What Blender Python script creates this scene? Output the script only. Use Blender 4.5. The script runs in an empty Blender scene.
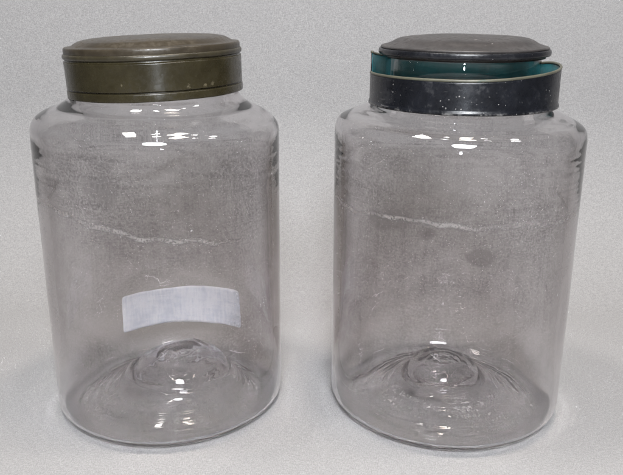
import bpy, bmesh, math, random
from math import sin, cos, pi, radians
from mathutils import Matrix, Vector, noise as mnoise

random.seed(7)
sc = bpy.context.scene
col = sc.collection

# ------------------------------------------------------------------ helpers
def link(name, bm, mat, parent=None, smooth=True, loc=None):
    me = bpy.data.meshes.new(name)
    bmesh.ops.recalc_face_normals(bm, faces=bm.faces[:])
    bm.to_mesh(me); bm.free()
    for p in me.polygons:
        p.use_smooth = smooth
    o = bpy.data.objects.new(name, me)
    col.objects.link(o)
    me.materials.append(mat)
    if parent is not None:
        o.parent = parent
    if loc is not None:
        o.location = loc
    return o

def empty(name, loc, label, cat):
    o = bpy.data.objects.new(name, None)
    col.objects.link(o)
    o.location = loc
    o.empty_display_size = 0.02
    o['label'] = label
    o['category'] = cat
    return o

def catmull(pts, step=0.0012):
    """smooth polyline through 2-D points"""
    out = []
    P = [pts[0]] + list(pts) + [pts[-1]]
    for i in range(1, len(P) - 2):
        p0, p1, p2, p3 = (Vector(P[i - 1]), Vector(P[i]), Vector(P[i + 1]), Vector(P[i + 2]))
        n = max(2, int((p2 - p1).length / step))
        n = min(n, 90)
        for k in range(n):
            t = k / n
            out.append(0.5 * ((2 * p1) + (-p0 + p2) * t + (2 * p0 - 5 * p1 + 4 * p2 - p3) * t * t
                              + (-p0 + 3 * p1 - 3 * p2 + p3) * t ** 3))
    out.append(Vector(P[-2]))
    return [(v.x, v.y) for v in out]

def lathe(profile, seg=192, warp=None, closed=False):
    """revolve (r, z) points; r==0 ends become poles; warp(r,z,a)->(x,y,z)"""
    bm = bmesh.new()
    rows = []
    for (r, z) in profile:
        if r < 1e-7:
            p = warp(0.0, z, 0.0) if warp else (0, 0, z)
            rows.append([bm.verts.new(p)])
        else:
            row = []
            for k in range(seg):
                a = 2 * pi * k / seg
                p = warp(r, z, a) if warp else (r * cos(a), r * sin(a), z)
                row.append(bm.verts.new(p))
            rows.append(row)
    pairs = list(zip(rows[:-1], rows[1:]))
    if closed:
        pairs.append((rows[-1], rows[0]))
    for A, B in pairs:
        for k in range(seg):
            j = (k + 1) % seg
            if len(A) == 1 and len(B) == 1:
                continue
            if len(A) == 1:
                bm.faces.new((A[0], B[k], B[j]))
            elif len(B) == 1:
                bm.faces.new((A[k], B[0], A[j]))
            else:
                bm.faces.new((A[k], A[j], B[j], B[k]))
    return bm

# ------------------------------------------------------------------ nodes
class NT:
    def __init__(s, name):
        s.m = bpy.data.materials.new(name)
        s.m.use_nodes = True
        s.t = s.m.node_tree
        s.t.nodes.clear()
        s.out = s.t.nodes.new('ShaderNodeOutputMaterial')
        s.tc = s.t.nodes.new('ShaderNodeTexCoord')
        sep = s.t.nodes.new('ShaderNodeSeparateXYZ')
        s.t.links.new(s.tc.outputs['Object'], sep.inputs[0])
        s.X, s.Y, s.Z = sep.outputs
    def set(s, sock, v):
        if isinstance(v, bpy.types.NodeSocket):
            s.t.links.new(v, sock)
        elif isinstance(v, tuple) and len(v) == 3 and sock.type == 'RGBA':
            sock.default_value = (*v, 1)
        else:
            sock.default_value = v
    def n(s, typ, **kw):
        nd = s.t.nodes.new(typ)
        for k, v in kw.items():
            if k in nd.inputs:
                s.set(nd.inputs[k], v)
            else:
                setattr(nd, k, v)
        return nd
    def m_(s, op, a, b=0.0, c=0.0):
        nd = s.t.nodes.new('ShaderNodeMath'); nd.operation = op
        s.set(nd.inputs[0], a); s.set(nd.inputs[1], b); s.set(nd.inputs[2], c)
        return nd.outputs[0]
    def add(s, a, b): return s.m_('ADD', a, b)
    def sub(s, a, b): return s.m_('SUBTRACT', a, b)
    def mul(s, a, b): return s.m_('MULTIPLY', a, b)
    def vec(s, sx, sy, sz, off=(0, 0, 0)):
        mp = s.t.nodes.new('ShaderNodeMapping')
        s.t.links.new(s.tc.outputs['Object'], mp.inputs['Vector'])
        mp.inputs['Scale'].default_value = (sx, sy, sz)
        mp.inputs['Location'].default_value = off
        return mp.outputs[0]
    def noise(s, v, scale=1.0, detail=2.0, rough=0.5, dist=0.0):
        return s.n('ShaderNodeTexNoise', Vector=v, Scale=scale, Detail=detail, Roughness=rough, Distortion=dist).outputs[0]
    def ramp(s, f, a, b, lo=0.0, hi=1.0, smooth=True):
        nd = s.t.nodes.new('ShaderNodeMapRange')
        nd.interpolation_type = 'SMOOTHSTEP' if smooth else 'LINEAR'
        nd.clamp = True
        s.set(nd.inputs['Value'], f)
        nd.inputs['From Min'].default_value = a; nd.inputs['From Max'].default_value = b
        nd.inputs['To Min'].default_value = lo; nd.inputs['To Max'].default_value = hi
        return nd.outputs[0]
    def mix(s, f, a, b):
        nd = s.t.nodes.new('ShaderNodeMix'); nd.data_type = 'RGBA'
        s.set(nd.inputs[0], f); s.set(nd.inputs[6], a); s.set(nd.inputs[7], b)
        return nd.outputs[2]
    def bump(s, h, strength, dist, normal=None):
        nd = s.t.nodes.new('ShaderNodeBump')
        s.set(nd.inputs['Height'], h)
        nd.inputs['Strength'].default_value = strength
        nd.inputs['Distance'].default_value = dist
        if normal is not None: s.t.links.new(normal, nd.inputs['Normal'])
        return nd.outputs[0]
    def done(s, sh, vol=None):
        s.t.links.new(sh, s.out.inputs['Surface'])
        if vol is not None: s.t.links.new(vol, s.out.inputs['Volume'])
        return s.m

def mat_cloth():
    N = NT('backdrop_cloth')
    g1 = N.noise(N.vec(1, 1, 1), 900, 3, .7)
    g2 = N.noise(N.vec(1, 1, 1), 1900, 1, .5)
    g3 = N.noise(N.vec(1, 1, 1), 9, 3, .5)
    wa = N.noise(N.vec(260, 1300, 1300), 1, 1, .5); wb = N.noise(N.vec(1300, 300, 300), 1, 1, .5)
    grain = N.add(N.ramp(g1, .28, .72, -.38, .38, False), N.ramp(g2, .3, .7, -.22, .22, False))
    grain = N.add(grain, N.add(N.ramp(wa, .3, .7, -.2, .2, False), N.ramp(wb, .3, .7, -.2, .2, False)))
    c = N.mix(N.ramp(grain, -.55, .55), (.248, .243, .242), (.382, .374, .371))
    c = N.mix(N.ramp(g3, .3, .7, 0, .12), c, (.285, .277, .276))
    sp = N.n('ShaderNodeTexVoronoi', Vector=N.vec(1, 1, 1), Scale=600.0)
    spark = N.ramp(sp.outputs['Distance'], .10, .16, 1, 0)
    pick = N.ramp(N.n('ShaderNodeSeparateColor', Color=sp.outputs['Color']).outputs[0], .8, .86)
    c = N.mix(N.mul(N.mul(spark, pick), .55), c, (.56, .55, .54))
    b = N.bump(grain, .35, .0006)
    p = N.n('ShaderNodeBsdfPrincipled')
    N.set(p.inputs['Base Color'], c)
    p.inputs['Roughness'].default_value = .75
    p.inputs['Specular IOR Level'].default_value = .25
    N.set(p.inputs['Normal'], b)
    return N.done(p.outputs[0])

def mat_glass(name, seed):
    """old amethyst-grey glass: body colour from absorption inside the walls; a dust layer darkened to dim the view through, the tide line and
    the crumbs stuck to the wall, and a pale base lift, are baked per point ('film', 'crust') and broken up by a fine grain."""
    N = NT(name)
    o = (seed * 3.1, seed * 1.7, seed * .9)
    at = N.n('ShaderNodeAttribute', attribute_name='film_shade')
    ac = N.n('ShaderNodeAttribute', attribute_name='crust_lift')
    gl = N.n('ShaderNodeBsdfGlass', Color=(1, 1, 1), Roughness=0.0, IOR=1.5)
    f1 = N.add(N.mul(N.noise(N.vec(1, 1, 1, o), 640, 3, .65), .62), N.add(N.mul(N.noise(N.vec(140, 140, 1000, o), 1, 1, .5), .21), N.mul(N.noise(N.vec(900, 900, 170, o), 1, 1, .5), .17)))
    sm = N.n('ShaderNodeAttribute', attribute_name='smudge').outputs['Fac']
    film_shade = N.mul(N.ramp(f1, .38, .63, .45, 1.55), at.outputs['Fac'])
    film_shade = N.add(N.mul(film_shade, N.sub(1.0, sm)), N.mul(sm, .32))
    tl = N.mul(ac.outputs['Fac'], N.ramp(f1, .395, .53))
    # dimness behind the glass put into this dust tint; little of it scatters
    N.set(gl.inputs['Color'], N.mix(N.m_('MINIMUM', film_shade, .9), (1, 1, 1), (.10, .075, .082)))
    fac = N.m_('MINIMUM', N.add(N.mul(film_shade, .16), tl), .9)
    dcol = N.mix(N.ramp(tl, 0.02, .3), FILM, (.80, .78, .76))
    df = N.n('ShaderNodeBsdfDiffuse', Color=dcol)
    tr = N.n('ShaderNodeBsdfTranslucent', Color=dcol)
    ms = N.n('ShaderNodeMixShader'); ms.inputs[0].default_value = .5
    N.t.links.new(df.outputs[0], ms.inputs[1]); N.t.links.new(tr.outputs[0], ms.inputs[2])
    mx = N.n('ShaderNodeMixShader')
    N.set(mx.inputs[0], fac)
    N.t.links.new(gl.outputs[0], mx.inputs[1]); N.t.links.new(ms.outputs[0], mx.inputs[2])
    va = N.n('ShaderNodeVolumeAbsorption', Color=ABSORB, Density=ABS_D)
    return N.done(mx.outputs[0], va.outputs[0])
FILM = (.50, .475, .48)
ABSORB = (.30, .225, .25); ABS_D = 26.0

def mat_paint(name, c1, c2, wear, wearcol, rough=.38, spec=.5, chips=0.0, chipcol=(.6, .58, .55), seed=0, bumpd=.0005, cscale=190.0, edge=0.0):
    """old japanned tin: mottled paint, rubbed wear and small chips"""
    N = NT(name)
    o = (seed * 2.3, seed * 1.1, seed * .7)
    a = N.noise(N.vec(1, 1, 1, o), 45, 5, .65)
    b = N.noise(N.vec(1, 1, 1, o), 260, 4, .7)
    c = N.mix(N.ramp(a, .3, .7), c1, c2)
    wm = N.mul(N.ramp(N.add(N.mul(a, .55), N.mul(b, .45)), .52, .64), wear)
    c = N.mix(wm, c, wearcol)
    r = N.add(rough, N.add(N.mul(N.sub(b, .5), .35), N.mul(wm, .2)))
    if chips > 0:
        v = N.n('ShaderNodeTexVoronoi', Vector=N.vec(1, 1, 1, o), Scale=cscale)
        rnd = N.n('ShaderNodeSeparateColor', Color=v.outputs['Color'])
        size = N.ramp(rnd.outputs[2], 0, 1, .02, .30, False)
        wob = N.mul(N.sub(N.noise(N.vec(1, 1, 1, o), 900, 2, .6), .5), 1.1)
        m = N.mul(N.ramp(N.sub(N.add(v.outputs['Distance'], wob), size), -.05, .02, 1, 0),
                  N.ramp(rnd.outputs[0], 1 - chips, 1 - chips + .02))
        m = N.mul(m, N.ramp(N.noise(N.vec(1, 1, 1, (o[1] + 5, 1, 2)), 48, 2, .6), .46, .60))
        c = N.mix(m, c, chipcol)
        r = N.add(r, N.mul(m, .2))
    if edge > 0:
        big = N.noise(N.vec(1, 1, 1, o), 75, 3, .6)
        em = N.mul(N.ramp(N.Z, edge * .3, edge, 1, 0), N.ramp(N.add(N.mul(big, .6), N.mul(b, .4)), .48, .60))
        sc1 = N.noise(N.vec(60, 60, 700, o), 1, 2, .5)
        sc2 = N.noise(N.vec(1, 1, 1, (o[0] + 3, 0, 0)), 38, 2, .5)
        em = N.m_('MAXIMUM', em, N.mul(N.mul(N.ramp(sc1, .62, .70), N.ramp(sc2, .52, .66)), .5))
        c = N.mix(em, c, (.17, .165, .16))
    p = N.n('ShaderNodeBsdfPrincipled')
    N.set(p.inputs['Base Color'], c)
    N.set(p.inputs['Roughness'], r)
    p.inputs['Specular IOR Level'].default_value = spec
    N.set(p.inputs['Normal'], N.bump(N.add(N.mul(a, 1.0), N.mul(b, .25)), .6, bumpd))
    return N.done(p.outputs[0])

def mat_label():
    N = NT('label_paper')
    a = N.noise(N.vec(500, 500, 60), 1, 3, .6)
    b = N.noise(N.vec(60, 60, 420), 1, 3, .6)
    g = N.noise(N.vec(1, 1, 1), 45, 4, .6)
    k = N.add(N.add(N.mul(a, .4), N.mul(b, .3)), N.mul(g, .5))
    c = N.mix(N.ramp(k, .46, .72), (.75, .785, .85), (.955, .97, .99))
    df = N.n('ShaderNodeBsdfDiffuse', Color=c); tr = N.n('ShaderNodeBsdfTranslucent', Color=c)
    ms = N.n('ShaderNodeMixShader'); ms.inputs[0].default_value = .08
    N.t.links.new(df.outputs[0], ms.inputs[1]); N.t.links.new(tr.outputs[0], ms.inputs[2])
    return N.done(ms.outputs[0])

# ------------------------------------------------------------------ setting
CLOTH = mat_cloth()
def build_backdrop():
    prof = [(-1.2, 0), (.72, 0)]
    R = .24; yc = .80
    prof.append((yc, 0))
    for k in range(1, 25):
        a = radians(84) * k / 24
        prof.append((yc + R * sin(a), R * (1 - cos(a))))
    y0, z0 = prof[-1]
    a = radians(84)
    prof.append((y0 + .6 * cos(a), z0 + .6 * sin(a)))
    bm = bmesh.new()
    rows = []
    fine = []
    for i in range(len(prof) - 1):
        (a0, b0), (a1, b1) = prof[i], prof[i + 1]
        n = max(1, int(math.hypot(a1 - a0, b1 - b0) / .03))
        for k in range(n):
            fine.append((a0 + (a1 - a0) * k / n, b0 + (b1 - b0) * k / n))
    fine.append(prof[-1])
    for (y, z) in fine:
        row = []
        for k in range(61):
            x = -1.2 + 2.4 * k / 60
            up = min(1, max(0, (y - .80) / .15))
            w = up * .006 * mnoise.noise((x * 2.3, z * 2.0, y * 2.0))
            row.append(bm.verts.new((x, y - w, z + w * .3)))
        rows.append(row)
    for A, B in zip(rows[:-1], rows[1:]):
        for k in range(60):
            bm.faces.new((A[k], A[k + 1], B[k + 1], B[k]))
    o = link('backdrop', bm, CLOTH)
    if o.data.polygons[0].normal.z < 0:
        o.data.flip_normals()
    o['kind'] = 'structure'
    o['label'] = 'light grey speckled cloth sweeping up behind the jars'
    return o
build_backdrop()

# ------------------------------------------------------------------ jars
P1 = Vector((-.1275, .6185, 0.0))
P2 = Vector((.1205, .6176, 0.0))

def sstep(x, a, b):
    t = min(1.0, max(0.0, (x - a) / (b - a)))
    return t * t * (3 - 2 * t)

def jar_mesh(name, prof, seg, seed, tilt_sh, n_outer, line, patches, left_only, mat, parent):
    """revolve the closed wall profile into one dense mesh with the unevenness of blown glass,
    and store the darkened dust, the residue and the pale base lift on its points"""
    fb = mnoise.noise
    nr = len(prof)
    ca = [cos(2 * pi * k / seg) for k in range(seg)]; sa = [sin(2 * pi * k / seg) for k in range(seg)]
    V = []; film_shade = []; crust_lift = []; smud = []
    oval = [1 + .003 * sin(4 * pi * k / seg + seed) for k in range(seg)]
    crumbs = []
    rnd = random.Random(int(seed * 100))
    for _ in range(16):
        crumbs.append((rnd.uniform(0, 2 * pi), rnd.triangular(.07, .235, .12), rnd.uniform(.0005, .0011)))
    for _ in range(0):
        crumbs.append((1.5 * pi + rnd.gauss(-.05, .22), rnd.gauss(.128, .007), rnd.uniform(.0005, .0010)))
    for i, (r, z) in enumerate(prof):
        inner = i >= n_outer
        wall = sstep(z, .030, .055) * (1 - sstep(z, .236, .250))
        up = sstep(z, .17, .225)
        base_cone = inner and z < .062 and r < .087
        ks = range(seg) if r > 1e-7 else (0,)
        near = [c for c in crumbs if abs(c[1] - z) < .004] if not inner and .06 < z < .245 else []
        for k in ks:
            c, s_ = ca[k], sa[k]
            x0, y0 = r * c, r * s_
            # unevenness of the gather
            kk = 1.0
            if z < .272:
                kk = oval[k] * (1 + .0035 * fb((c * 1.3 + seed, s_ * 1.3, z * 8)))
                d = .00016 * fb((x0 * 34 + seed * 3, y0 * 34, z * 24 + (3 if inner else 0)))
                if wall > 0:
                    d += wall * up * RIP * (fb((x0 * 9 + seed, y0 * 9, z * 150 + 9 * fb((x0 * 8, y0 * 8, z * 10 + seed)) + (7 if inner else 0)))
                                                + .5 * fb((x0 * 14 + seed, y0 * 14, z * 330 + (7 if inner else 0))))
                    d += wall * (1 - up * .6) * STR * fb((x0 * 120 + seed, y0 * 120, z * 9 + (7 if inner else 0)))
                    if inner: d += wall * PBW * fb((x0 * 330, y0 * 330, z * 300 + seed))
                kk += d / .1
            x, y = kk * x0 + (.011 * (1 - sstep(r, .030, .076)) if z < .06 and LABELLED[int(seed)] else 0), kk * y0
            zz = z
            sh = max(0, 1 - abs(z - .255) / .022)
            if sh > 0:
                zz += sh * (tilt_sh * r / .1 * cos(2 * pi * k / seg + .3) + .0005 * fb((x0 * 25, y0 * 25, seed + 4)))
            if base_cone:
                e = sstep(-r, -.087, -.078)
                zz += e * CONE[int(seed)] * fb((x0 * 38 + seed, y0 * 38, seed * 2))
                zz += e * RING * fb((r * 230 + 1.2 * fb((x0 * 30, y0 * 30, seed)), x0 * 7 + seed, y0 * 7))
                zz += .0036 * (1 - sstep(r, .02, .050)) * fb((x0 * 40 + seed * 5, y0 * 40, seed))
                zz += e * sstep(r, .046, .052) * .00028 * sin(r * 2 * pi / .0068 + 1.6 * fb((x0 * 25, y0 * 25, seed + 1)))
                zz += (1 - sstep(r, .036, .044)) * .00020 * sin(r * 2 * pi / .0085 + 1.5 * fb((x0 * 40, y0 * 40, seed + 2)))
                zz += .00022 * (1 - sstep(r, .036, .043)) * max(0, .3 + fb((x0 * 60, y0 * 60, seed))) * fb((x0 * 300, y0 * 300, seed))
                zz += PEB[int(seed)] * e * sstep(fb((x0 * 26, y0 * 26, seed + 9)), -.1, .25) * fb((x0 * 420, y0 * 420, seed))
            V.append((x, y, zz))
            # dust, stuck residue, painted dimness and the pale base lift
            f = cr = smg = 0.0
            if inner and z > .04 and (r > .084) and z < .262:
                f = sstep(z, .045, .075) * (1 - sstep(z, .236, .246))
                tt = 2 * pi * k / seg * r
                f *= .74 + .60 * fb((x0 * 15 + seed, y0 * 15, z * 13)) + .25 * fb((x0 * 60, y0 * 60, z * 22 + seed)) + .40 * fb(((tt * .8 + z * .6) * 14, (z * .8 - tt * .6) * 95, seed * 7)) + .3 * fb((x0 * 70, y0 * 70, z * 90 + seed))
                ln = fb((x0 * 5 + seed, y0 * 5, z * 240 + 6 * fb((x0 * 6, y0 * 6, z * 7 + seed)))) + .5 * fb((x0 * 9, y0 * 9 + seed, z * 520))  # dark lines painted where glass ripples would bend the view
                vs = fb((x0 * 170 + seed, y0 * 170, z * 7)) + .4 * fb((x0 * 330, y0 * 330, z * 16 + seed))
                f += sstep(z, .045, .075) * (1 - sstep(z, .240, .252)) * (.95 * up * max(0, ln - .06) + .55 * (1 - .6 * up) * max(0, vs - .05))
                if y0 < .01:
                    for (px, pz, rx, rz) in patches:
                        q = math.hypot((x - px) / rx, (z - pz) / rz) + .7 * fb((x * 60, y * 60, z * 60 + seed)) + .3 * fb((x * 200, y * 200, z * 200))
                        pm = sstep(q, .55, 1.15); smg = max(smg, 1 - pm)
                f = max(0, f) * (.65 + .35 * sstep(z, .155, .20)) * (1 - .9 * (1 - sstep(math.hypot((x - .005) / .075, (z - (.125 if y0 < 0 else .05)) / .040), .75, 1.1)) * LABELLED[int(seed)])  # dust cleared on the sight line so the label looks brighter
                if y0 < .02:
                    z0, sl, w = line
                    q = abs(z + .006 * fb((x0 * 16, y0 * 16, seed)) + .003 * fb((x0 * 70, y0 * 70, seed)) - z0 - sl * x0)
                    wloc = w * (1 + .6 * fb((x0 * 45, y0 * 45, z * 40)))
                    cr = max(cr, 1.45 * (1 - sstep(q, wloc * .3, wloc * 1.3)) * (1 - sstep(y0, -.01, .02)))
                    cr *= max(0, .85 + .6 * fb((x0 * 60, y0 * 60, z * 60 + 3)))
                    if left_only: cr *= 1 - sstep(x0, .03, .085)
            elif inner and base_cone:
                f = .1 * max(0, .5 + fb((x0 * 24 + seed, y0 * 24, z * 24)))
                g = sstep(r, .035, .05) * (1 - sstep(r, .066, .082)) * sstep(fb((x0 * 30 + seed, y0 * 30, 2)), -.25, .2) * (1 - .7 * sstep(y0, .0, .04))
                cr = GRIT[int(seed)] * g * max(0, .3 + fb((x0 * 520, y0 * 520, seed)))
                cr += .16 + .16 * fb((r * 190 + 1.1 * fb((x0 * 30, y0 * 30, seed)), x0 * 9 + seed, y0 * 9)); cr = max(0, cr) * sstep(-r, -.087, -.079)  # pale level painted in to brighten the dim kick-up, ringed like dust
            elif near:
                for (ta, tz, tr) in near:
                    q = math.hypot(math.remainder(2 * pi * k / seg - ta, 2 * pi) * r, z - tz) / tr
                    q += .5 * fb((x0 * 500, y0 * 500, z * 500))
                    if q < 1: cr = max(cr, 1 - sstep(q, .6, 1))
            film_shade.append(f * FILM_A); crust_lift.append(cr * .75); smud.append(smg)
    rows = []; i = 0
    for (r, z) in prof:
        n = seg if r > 1e-7 else 1
        rows.append(range(i, i + n)); i += n
    F = []
    for A, B in zip(rows[:-1], rows[1:]):
        if len(A) == 1:
            F += [(A[0], B[(k + 1) % seg], B[k]) for k in range(seg)]
        elif len(B) == 1:
            F += [(A[k], A[(k + 1) % seg], B[0]) for k in range(seg)]
        else:
            F += [(A[k], A[(k + 1) % seg], B[(k + 1) % seg], B[k]) for k in range(seg)]
    me = bpy.data.meshes.new(name)
    me.from_pydata(V, [], F)
    me.update()
    for nm, vals in (('film_shade', film_shade), ('crust_lift', crust_lift), ('smudge', smud)):
        at = me.attributes.new(nm, 'FLOAT', 'POINT')
        at.data.foreach_set('value', vals)
    # outward normals: the lowest ring of the heel must look down
    lo = min(me.polygons, key=lambda p: p.center.z + (0 if math.hypot(p.center.x, p.center.y) > .08 else 1))
    if lo.normal.z > 0:
        me.flip_normals()
    me.polygons.foreach_set('use_smooth', [True] * len(me.polygons))
    me.materials.append(mat)
    o = bpy.data.objects.new(name, me)
    col.objects.link(o); o.parent = parent
    return o
RIP = .00014; STR = .000018; RING = .00055; FILM_A = .20; PBW = .000012
LABELLED = {1: 1, 4: 0}; GRIT = {1: .25, 4: .5}; CONE = {1: .0005, 4: .0012}; PEB = {1: .00008, 4: .00025}

def jar(kind):
    if kind == 1:
        outer = [(0, .0420), (.012, .0412), (.022, .0385), (.032, .0335), (.041, .0250), (.05, .0178), (.06, .0102), (.071, .0040), (.080, .0012), (.0865, .0005),
                 (.0905, .0011), (.0942, .0028), (.0972, .0057), (.0991, .0092), (.1, .0140), (.1, .021), (.1, .034), (.1, .06), (.1, .09), (.0999, .13), (.0999, .17), (.1, .205), (.1, .224), (.1, .236), (.0999, .2435),
                 (.0993, .2492), (.0968, .2542), (.0915, .2588), (.0850, .2622), (.0785, .2652), (.0730, .2684), (.0690, .2722),
                 (.0666, .2768), (.0660, .285), (.0662, .300), (.0655, .3040), (.0630, .3055)]
        inner = [(.0615, .3045), (.0608, .300), (.0606, .285), (.0607, .2765), (.0630, .2700), (.0690, .2646), (.0770, .2610),
                 (.0850, .2572), (.0905, .2534), (.0940, .2490), (.0948, .2425), (.0940, .230), (.0932, .215), (.0922, .19), (.0918, .15), (.0920, .11), (.0926, .07), (.0940, .045), (.0950, .027), (.0951, .0135), (.0944, .0092), (.0922, .0067), (.0885, .0057), (.082, .0054),
                 (.077, .0064), (.069, .0100), (.060, .0163), (.0530, .0220), (.0490, .0262), (.0465, .0282), (.0445, .0286), (.0428, .0288), (.0416, .0308), (.0398, .0345),
                 (.0355, .0386), (.028, .0424), (.015, .0446), (0, .0450)]
        s = 1.0
    else:
        outer = [(0, .0345), (.010, .0338), (.019, .0305), (.027, .0235), (.034, .0182), (.045, .0128), (.058, .0076), (.071, .0040), (.080, .0012), (.0865, .0005),
                 (.0905, .0011), (.0942, .0028), (.0972, .0057), (.0991, .0092), (.1, .0140), (.1, .021), (.1, .034), (.1, .06), (.1, .09), (.0999, .13), (.0999, .17), (.1, .21), (.1, .230), (.1, .238), (.0999, .2445),
                 (.0992, .2500), (.0968, .2540), (.0915, .2572), (.0830, .2612), (.0745, .2650), (.0675, .2686),
                 (.0633, .2733), (.0615, .281), (.0614, .300), (.0612, .3050), (.0590, .3065)]
        inner = [(.0575, .3055), (.0569, .300), (.0567, .285), (.0575, .2755), (.0610, .2680), (.0680, .2632), (.0770, .2592),
                 (.0850, .2558), (.0905, .2528), (.0940, .2488), (.0948, .2425), (.0940, .230), (.0932, .215), (.0922, .19), (.0918, .15), (.0920, .11), (.0926, .07), (.0940, .045), (.0950, .027), (.0951, .0135), (.0944, .0092), (.0922, .0067), (.0885, .0057), (.082, .0054),
                 (.077, .0064), (.068, .0096), (.058, .0132), (.047, .0185), (.0400, .0222), (.0370, .0240), (.0350, .0243), (.0332, .0246), (.0318, .0275), (.0306, .0318), (.027, .0358), (.020, .0395), (.010, .0412), (0, .0415)]
        s = 1.02
    co_, ci_ = catmull(outer, STEP), catmull(inner, STEP)
    prof = [(r * (1 + (s - 1) * (1 - sstep(z, .240, .272))), z) for r, z in co_ + ci_]
    n = len(prof)
    prof = [(0.0 if i in (0, n - 1) else max(r, 4e-4), z) for i, (r, z) in enumerate(prof)]
    keep = [p for i, p in enumerate(prof) if i in (0, n - 1) or p[0] > 5e-4]
    n_outer = sum(1 for i, p in enumerate(prof[:len(co_)]) if i == 0 or p[0] > 5e-4)
    return keep, n_outer

STEP = .0011; SEG = 420
j1 = empty('glass_jar', P1, 'smoky grey glass jar wearing the olive tin lid, blank paper label on its back wall', 'glass jar')
j2 = empty('glass_jar', P2, 'smoky grey glass jar without a label, its bare neck inside the black collar', 'glass jar')
for j in (j1, j2):
    j['group'] = 'blown glass storage jars'
pr, no = jar(1)
jar_mesh('jar_body', pr, SEG, 1.3, -.0022, no, (.1815, -.15, .0021), [(-.027, .216, .013, .012)], True, mat_glass('glass_left', 1), j1)
pr, no = jar(2)
jar_mesh('jar_body', pr, SEG, 4.7, -.0015, no, (.1885, .02, .0018), [(-.058, .1885, .015, .010), (-.034, .183, .008, .005), (.004, .168, .010, .006)], False,
         mat_glass('glass_right', 2), j2)

def build_label():
    bm = bmesh.new()
    R0, R1 = .10095, .10120
    a0, a1 = radians(53.5), radians(130)
    z0, z1 = .029, .068
    na, nz = 60, 16
    def pt(R, u, v):
        # rounded corners
        W = R * (a1 - a0); H = z1 - z0; c = .0035
        x, y = (u - .5) * W, (v - .5) * H
        dx, dy = abs(x) - (W / 2 - c), abs(y) - (H / 2 - c)
        if dx > 0 and dy > 0:
            l = math.hypot(dx, dy); m = max(dx, dy)
            if l > 0:
                x = math.copysign(W / 2 - c + dx * m / l, x); y = math.copysign(H / 2 - c + dy * m / l, y)
        tilt = radians(-2.2)
        y += x * math.tan(tilt)
        a = (a0 + a1) / 2 + x / R
        return (R * cos(a), R * sin(a), (z0 + z1) / 2 + y)
    us = [k / na for k in range(na + 1)]; vs = [k / nz for k in range(nz + 1)]
    g = {}
    for s, R in ((0, R0), (1, R1)):
        for i, u in enumerate(us):
            for j, v in enumerate(vs):
                g[s, i, j] = bm.verts.new(pt(R, u, v))
        for i in range(na):
            for j in range(nz):
                bm.faces.new((g[s, i, j], g[s, i + 1, j], g[s, i + 1, j + 1], g[s, i, j + 1]))
    for i in range(na):
        for j in (0, nz):
            bm.faces.new((g[0, i, j], g[0, i + 1, j], g[1, i + 1, j], g[1, i, j]))
    for j in range(nz):
        for i in (0, na):
            bm.faces.new((g[0, i, j], g[0, i, j + 1], g[1, i, j + 1], g[1, i, j]))
    return link('paper_label', bm, mat_label(), j1)
build_label()

# ------------------------------------------------------------------ lids
OLIVE = mat_paint('olive_tin', (.0205, .0165, .0075), (.033, .0275, .0135), .55, (.012, .009, .005), .27, .5, .10, (.09, .075, .045), 1)
BROWN = mat_paint('brown_tin_top', (.024, .0185, .0115), (.043, .034, .0225), .6, (.054, .043, .028), .33, .4, .10, (.03, .022, .014), 2)
EDGE = mat_paint('rubbed_tin_edge', (.022, .018, .010), (.042, .035, .020), .6, (.014, .011, .006), .32, .5, 0, seed=3)
BAND = mat_paint('black_worn_band', (.0045, .005, .007), (.010, .011, .015), .6, (.036, .036, .038), .30, .5, .18, (.25, .24, .23), 4, cscale=560.0, edge=.0026)
BLACK = mat_paint('black_japanned', (0.0060, 0.0063, 0.0080), (0.0127, 0.0133, 0.0167), .55, (0.0333, 0.0333, 0.0353),   .30, .5, .07, (0.2267, 0.2200, 0.2133), 4, cscale=480.0)
DUSTY = mat_paint('dusty_black_top', (0.0267, 0.0240, 0.0233), (0.0500, 0.0447, 0.0427), .5, (0.0147, 0.0133, 0.0133), .40, .5, .14, (0.2000, 0.1800, 0.1667), 5)
SKIRT = mat_paint('brown_skirt', (0.0133, 0.0107, 0.0093), (0.0233, 0.0187, 0.0160), .3, (0.0200, 0.0167, 0.0133), .35, .5, 0, seed=8)
TEAL = mat_paint('teal_lining', (.0, .048, .058), (.0, .080, .092), .2, (.0, .04, .045), .35, .5, .05, (.15, .22, .22), 6)
TAN = mat_paint('bare_tin_edge', (0.0667, 0.0633, 0.0453), (0.1067, 0.1033, 0.0733), .7, (0.0200, 0.0567, 0.0500), .40, .5, 0, seed=7)

def warp_lid(seed, amp=.0006):
    def w(r, z, a):
        k = 1 + amp / .07 * mnoise.noise((cos(a) * 1.5 + seed, sin(a) * 1.5, z * 20))
        dz = (.0003 * mnoise.noise((r * cos(a) * 30, r * sin(a) * 30, seed)))
        return (k * r * cos(a), k * r * sin(a), z + dz)
    return w

Z1 = .275
t1 = empty('tin_lid', P1 + Vector((.0008, 0, Z1)), 'olive brown tin lid with domed top on the jar with the paper label', 'lid')
t1.rotation_euler = (0, radians(-2.1), 0)
W1 = warp_lid(3)
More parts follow.
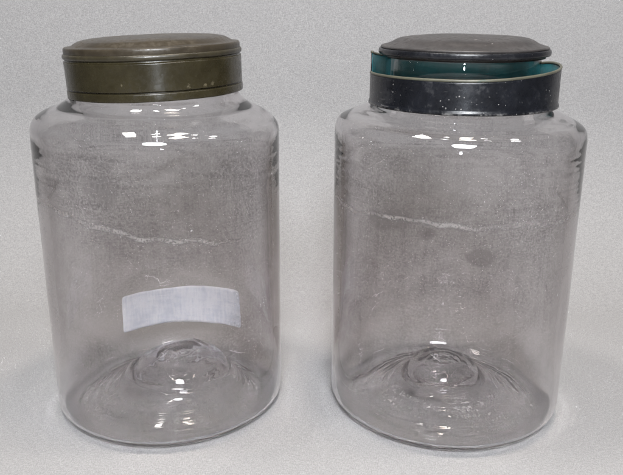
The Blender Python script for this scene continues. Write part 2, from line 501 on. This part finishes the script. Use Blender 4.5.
# hollow side band with hem line low down and a groove under the rim
band = catmull([(.0686, .0005), (.0698, .0000), (.0702, .0008), (.0702, .0052), (.0699, .0058), (.0692, .0064), (.0699, .0070), (.0700, .0078), (.0701, .018), (.0703, .0268),
                (.0702, .0276), (.0693, .0284), (.0693, .0290), (.0686, .0290), (.0686, .018), (.0686, .0005)], .0008)
link('side_band', lathe(band[:-1], 192, W1, closed=True), OLIVE, t1)
bead = [(.0692 + .0016 * cos(t), .0314 + .0022 * sin(t)) for t in [2 * pi * k / 16 for k in range(16)]]
link('rim_bead', lathe(bead, 192, W1, closed=True), EDGE, t1)
top = catmull([(.0694, .0336), (.0696, .0350), (.0694, .0372), (.0686, .0382), (.0665, .0384), (.0640, .0388), (.0605, .0408), (.0560, .0426), (.045, .0441), (.025, .0449), (0, .0451)], .0009)
under = [(0, .0443), (.025, .0441), (.045, .0433), (.0555, .0418), (.0600, .0400), (.0640, .0380), (.0685, .0370), (.0686, .0336)]
prof = [(r, z) for r, z in top] + under
prof = [p for i, p in enumerate(prof) if not (p[0] < 1e-6 and i not in (len(top) - 1, len(top)))]
link('domed_top', lathe(prof, 192, W1), BROWN, t1)

Z2 = .3062
t2 = empty('tin_lid', P2 + Vector((.0006, 0, Z2)), 'black tin lid with dusty domed top on the bare neck above the loose collar', 'lid')
t2.rotation_euler = (radians(.3), radians(-.1), 0)
for t in (t1, t2):
    t['group'] = 'tin lids of the jars'
W2 = warp_lid(9)
rim = catmull([(.0640, .0004), (.0664, .0002), (.0674, .0010), (.0677, .0024), (.0675, .0040), (.0668, .0050), (.0645, .0050)], .0006)
link('rim_bead', lathe(rim, 192, W2, closed=True), BLACK, t2)
top = catmull([(.0650, .0044), (.0662, .0058), (.0655, .0068), (.0625, .0076), (.0580, .0092), (.0530, .0118), (.0475, .0132), (.0350, .0144), (.0180, .0152), (0, .0156)], .0009)
under = [(0, .0148), (.018, .0144), (.035, .0136), (.047, .0124), (.0525, .0110), (.058, .0084), (.0625, .0060), (.0640, .0044)]
link('domed_top', lathe(top + under, 192, W2), DUSTY, t2)
sk = [(.0633, -.0016), (.0638, -.0016), (.0640, .0010), (.0635, .0012)]
link('skirt', lathe(sk, 192, W2, closed=True), SKIRT, t2)
pl = [(0, .0012), (.03, .0012), (.0640, .0012), (.0645, .0020), (.0640, .0028), (.03, .0028), (0, .0028)]
link('underside_plate', lathe(pl, 128), BLACK, t2)

# the loose collar: a split band whose upper edge climbs as it goes round
ZC = .2672
c2 = empty('metal_collar', P2 + Vector((.0014, 0, ZC)), 'split black metal collar with teal inside, slipped down around the bare jar neck', 'metal collar')
A0 = radians(181.5)
def edge_h(t):
    """height of the upper edge, t 0..1 counter-clockwise from the split at the left"""
    pts = [(0, .0246), (.25, .0250), (.5, .0325), (.545, .0315), (.60, .0262), (.67, .0252), (.74, .0265), (.80, .0290), (.90, .0355), (1, .0412)]
    for (a, h), (b, k) in zip(pts[:-1], pts[1:]):
        if t <= b:
            u = (t - a) / (b - a)
            return h + (k - h) * u
    return pts[-1][1]
def edge_s(t):
    s = 0; n = 0
    for d in range(-6, 7):
        s += edge_h(min(1, max(0, t + d * .006))); n += 1
    return s / n
def band_strip(offs, fr0, fr1, name, mat, n=420):
    """closed strip: cross-section given as list of (radius, height fraction or ('e', dz) from the upper edge)"""
    bm = bmesh.new()
    rows = []
    for k in range(n + 1):
        t = fr0 + (fr1 - fr0) * k / n
        a = A0 + t * 2 * pi
        H = edge_s(t)
        kk = 1 + .006 * mnoise.noise((cos(a) * 1.4, sin(a) * 1.4, 5.0)) - .012 * max(0, (t - .93) / .07)
        row = []
        for (r, z) in offs:
            zz = H + z[1] if isinstance(z, tuple) else z
            row.append(bm.verts.new((kk * r * cos(a), kk * r * sin(a), zz)))
        rows.append(row)
    m = len(offs)
    for A, B in zip(rows[:-1], rows[1:]):
        for i in range(m):
            j = (i + 1) % m
            bm.faces.new((A[i], A[j], B[j], B[i]))
    bm.faces.new(rows[0]); bm.faces.new(rows[-1][::-1])
    o = link(name, bm, mat, c2)
    return o
RC = .0756
sec = [(RC - .0004, 0), (RC + .0006, .0004), (RC + .0008, .0014), (RC + .0006, .0024), (RC, .0030), (RC - .0001, .004), (RC - .0001, .012), (RC - .0001, ('e', -.0022)), (RC - .0001, ('e', -.0010)),
       (RC - .0007, ('e', -.0010)), (RC - .0007, ('e', -.0030)), (RC - .0007, .012), (RC - .0007, 0)]
band_strip(sec, 0, .995, 'outer_band', BAND)
sec = [(RC - .0009, .0005), (RC - .0009, .012), (RC - .0009, ('e', -.0012)), (RC - .0014, ('e', -.0012)), (RC - .0014, .012), (RC - .0014, .0005)]
band_strip(sec, .0005, .9945, 'inner_lining', TEAL)
sec = [(RC - .0007 + .0011 * cos(t), ('e', .0011 * sin(t))) for t in [2 * pi * k / 12 for k in range(12)]]
band_strip(sec, 0, .995, 'rolled_edge', TAN)

# ------------------------------------------------------------------ light
def area(name, loc, aim, sx, sy, watt, colr, shape='RECTANGLE'):
    d = bpy.data.lights.new(name, 'AREA')
    d.shape = shape; d.size = sx
    if shape in ('RECTANGLE', 'ELLIPSE'): d.size_y = sy
    d.energy = watt; d.color = colr
    o = bpy.data.objects.new(name, d); col.objects.link(o)
    o.location = loc
    o.rotation_euler = (Vector(aim) - Vector(loc)).to_track_quat('-Z', 'Y').to_euler()
    return o
WARM = (1.0, .88, .76); WHITE = (1.0, .97, .94); COOL = (.86, .92, 1.0)
C0 = (0, .62, .1)
area('ceiling_lamp', (-.58, .50, 2.25), C0, .34, .23, 16.0, (1, .96, .91))
area('ceiling_lamp', (-.10, .50, 2.25), C0, .08, .16, 3.0, WHITE)
area('ceiling_lamp', (.30, .50, 2.25), C0, .37, .23, 16.0, WARM)
area('ceiling_lamp', (.68, .50, 2.25), C0, .07, .14, 1.5, WHITE)
area('ceiling_lamp', (1.25, .55, 2.20), C0, .20, .18, 5.0, WHITE)
area('camera_flash', (.035, -.03, .262), (0, .9, .16), .028, .028, .22, COOL, 'DISK').data.cycles.max_bounces = 2
area('front_fill', (.04, -.50, 1.00), (0, .9, .14), .44, .44, 34.0, (.925, .955, 1.0), 'DISK')  # added soft fill from the front, no actual window

w = bpy.data.worlds.new('World'); sc.world = w
w.use_nodes = True
bg = w.node_tree.nodes['Background']
bg.inputs[0].default_value = (.96, .98, 1.0, 1)
bg.inputs[1].default_value = .08

# ------------------------------------------------------------------ camera
cam = bpy.data.cameras.new('camera'); co = bpy.data.objects.new('camera', cam)
col.objects.link(co)
cam.sensor_width = 36
cam.lens = 36 * 748.9 / 623
cam.clip_start = .01; cam.clip_end = 50
pitch, roll = .3058, .0048
co.matrix_world = (Matrix.Translation((0, 0, .3462)) @ Matrix.Rotation(pi / 2 - pitch, 4, 'X') @ Matrix.Rotation(roll, 4, 'Z'))
sc.camera = co

sc.view_settings.view_transform = 'Standard'
sc.view_settings.look = 'None'
sc.view_settings.exposure = 0.03
sc.view_settings.gamma = 1
cy = sc.cycles
cy.max_bounces = 24; cy.transmission_bounces = 20; cy.glossy_bounces = 8; cy.diffuse_bounces = 4
cy.transparent_max_bounces = 16
cy.caustics_refractive = True; cy.caustics_reflective = True
cy.blur_glossy = 0.0
cy.sample_clamp_indirect = 60.0
cy.sample_clamp_direct = 0.0
cy.use_denoising = True
cy.denoiser = 'OPENIMAGEDENOISE'
cy.denoising_input_passes = 'RGB_ALBEDO_NORMAL'
cy.use_adaptive_sampling = True
cy.adaptive_threshold = .02
cy.time_limit = 600
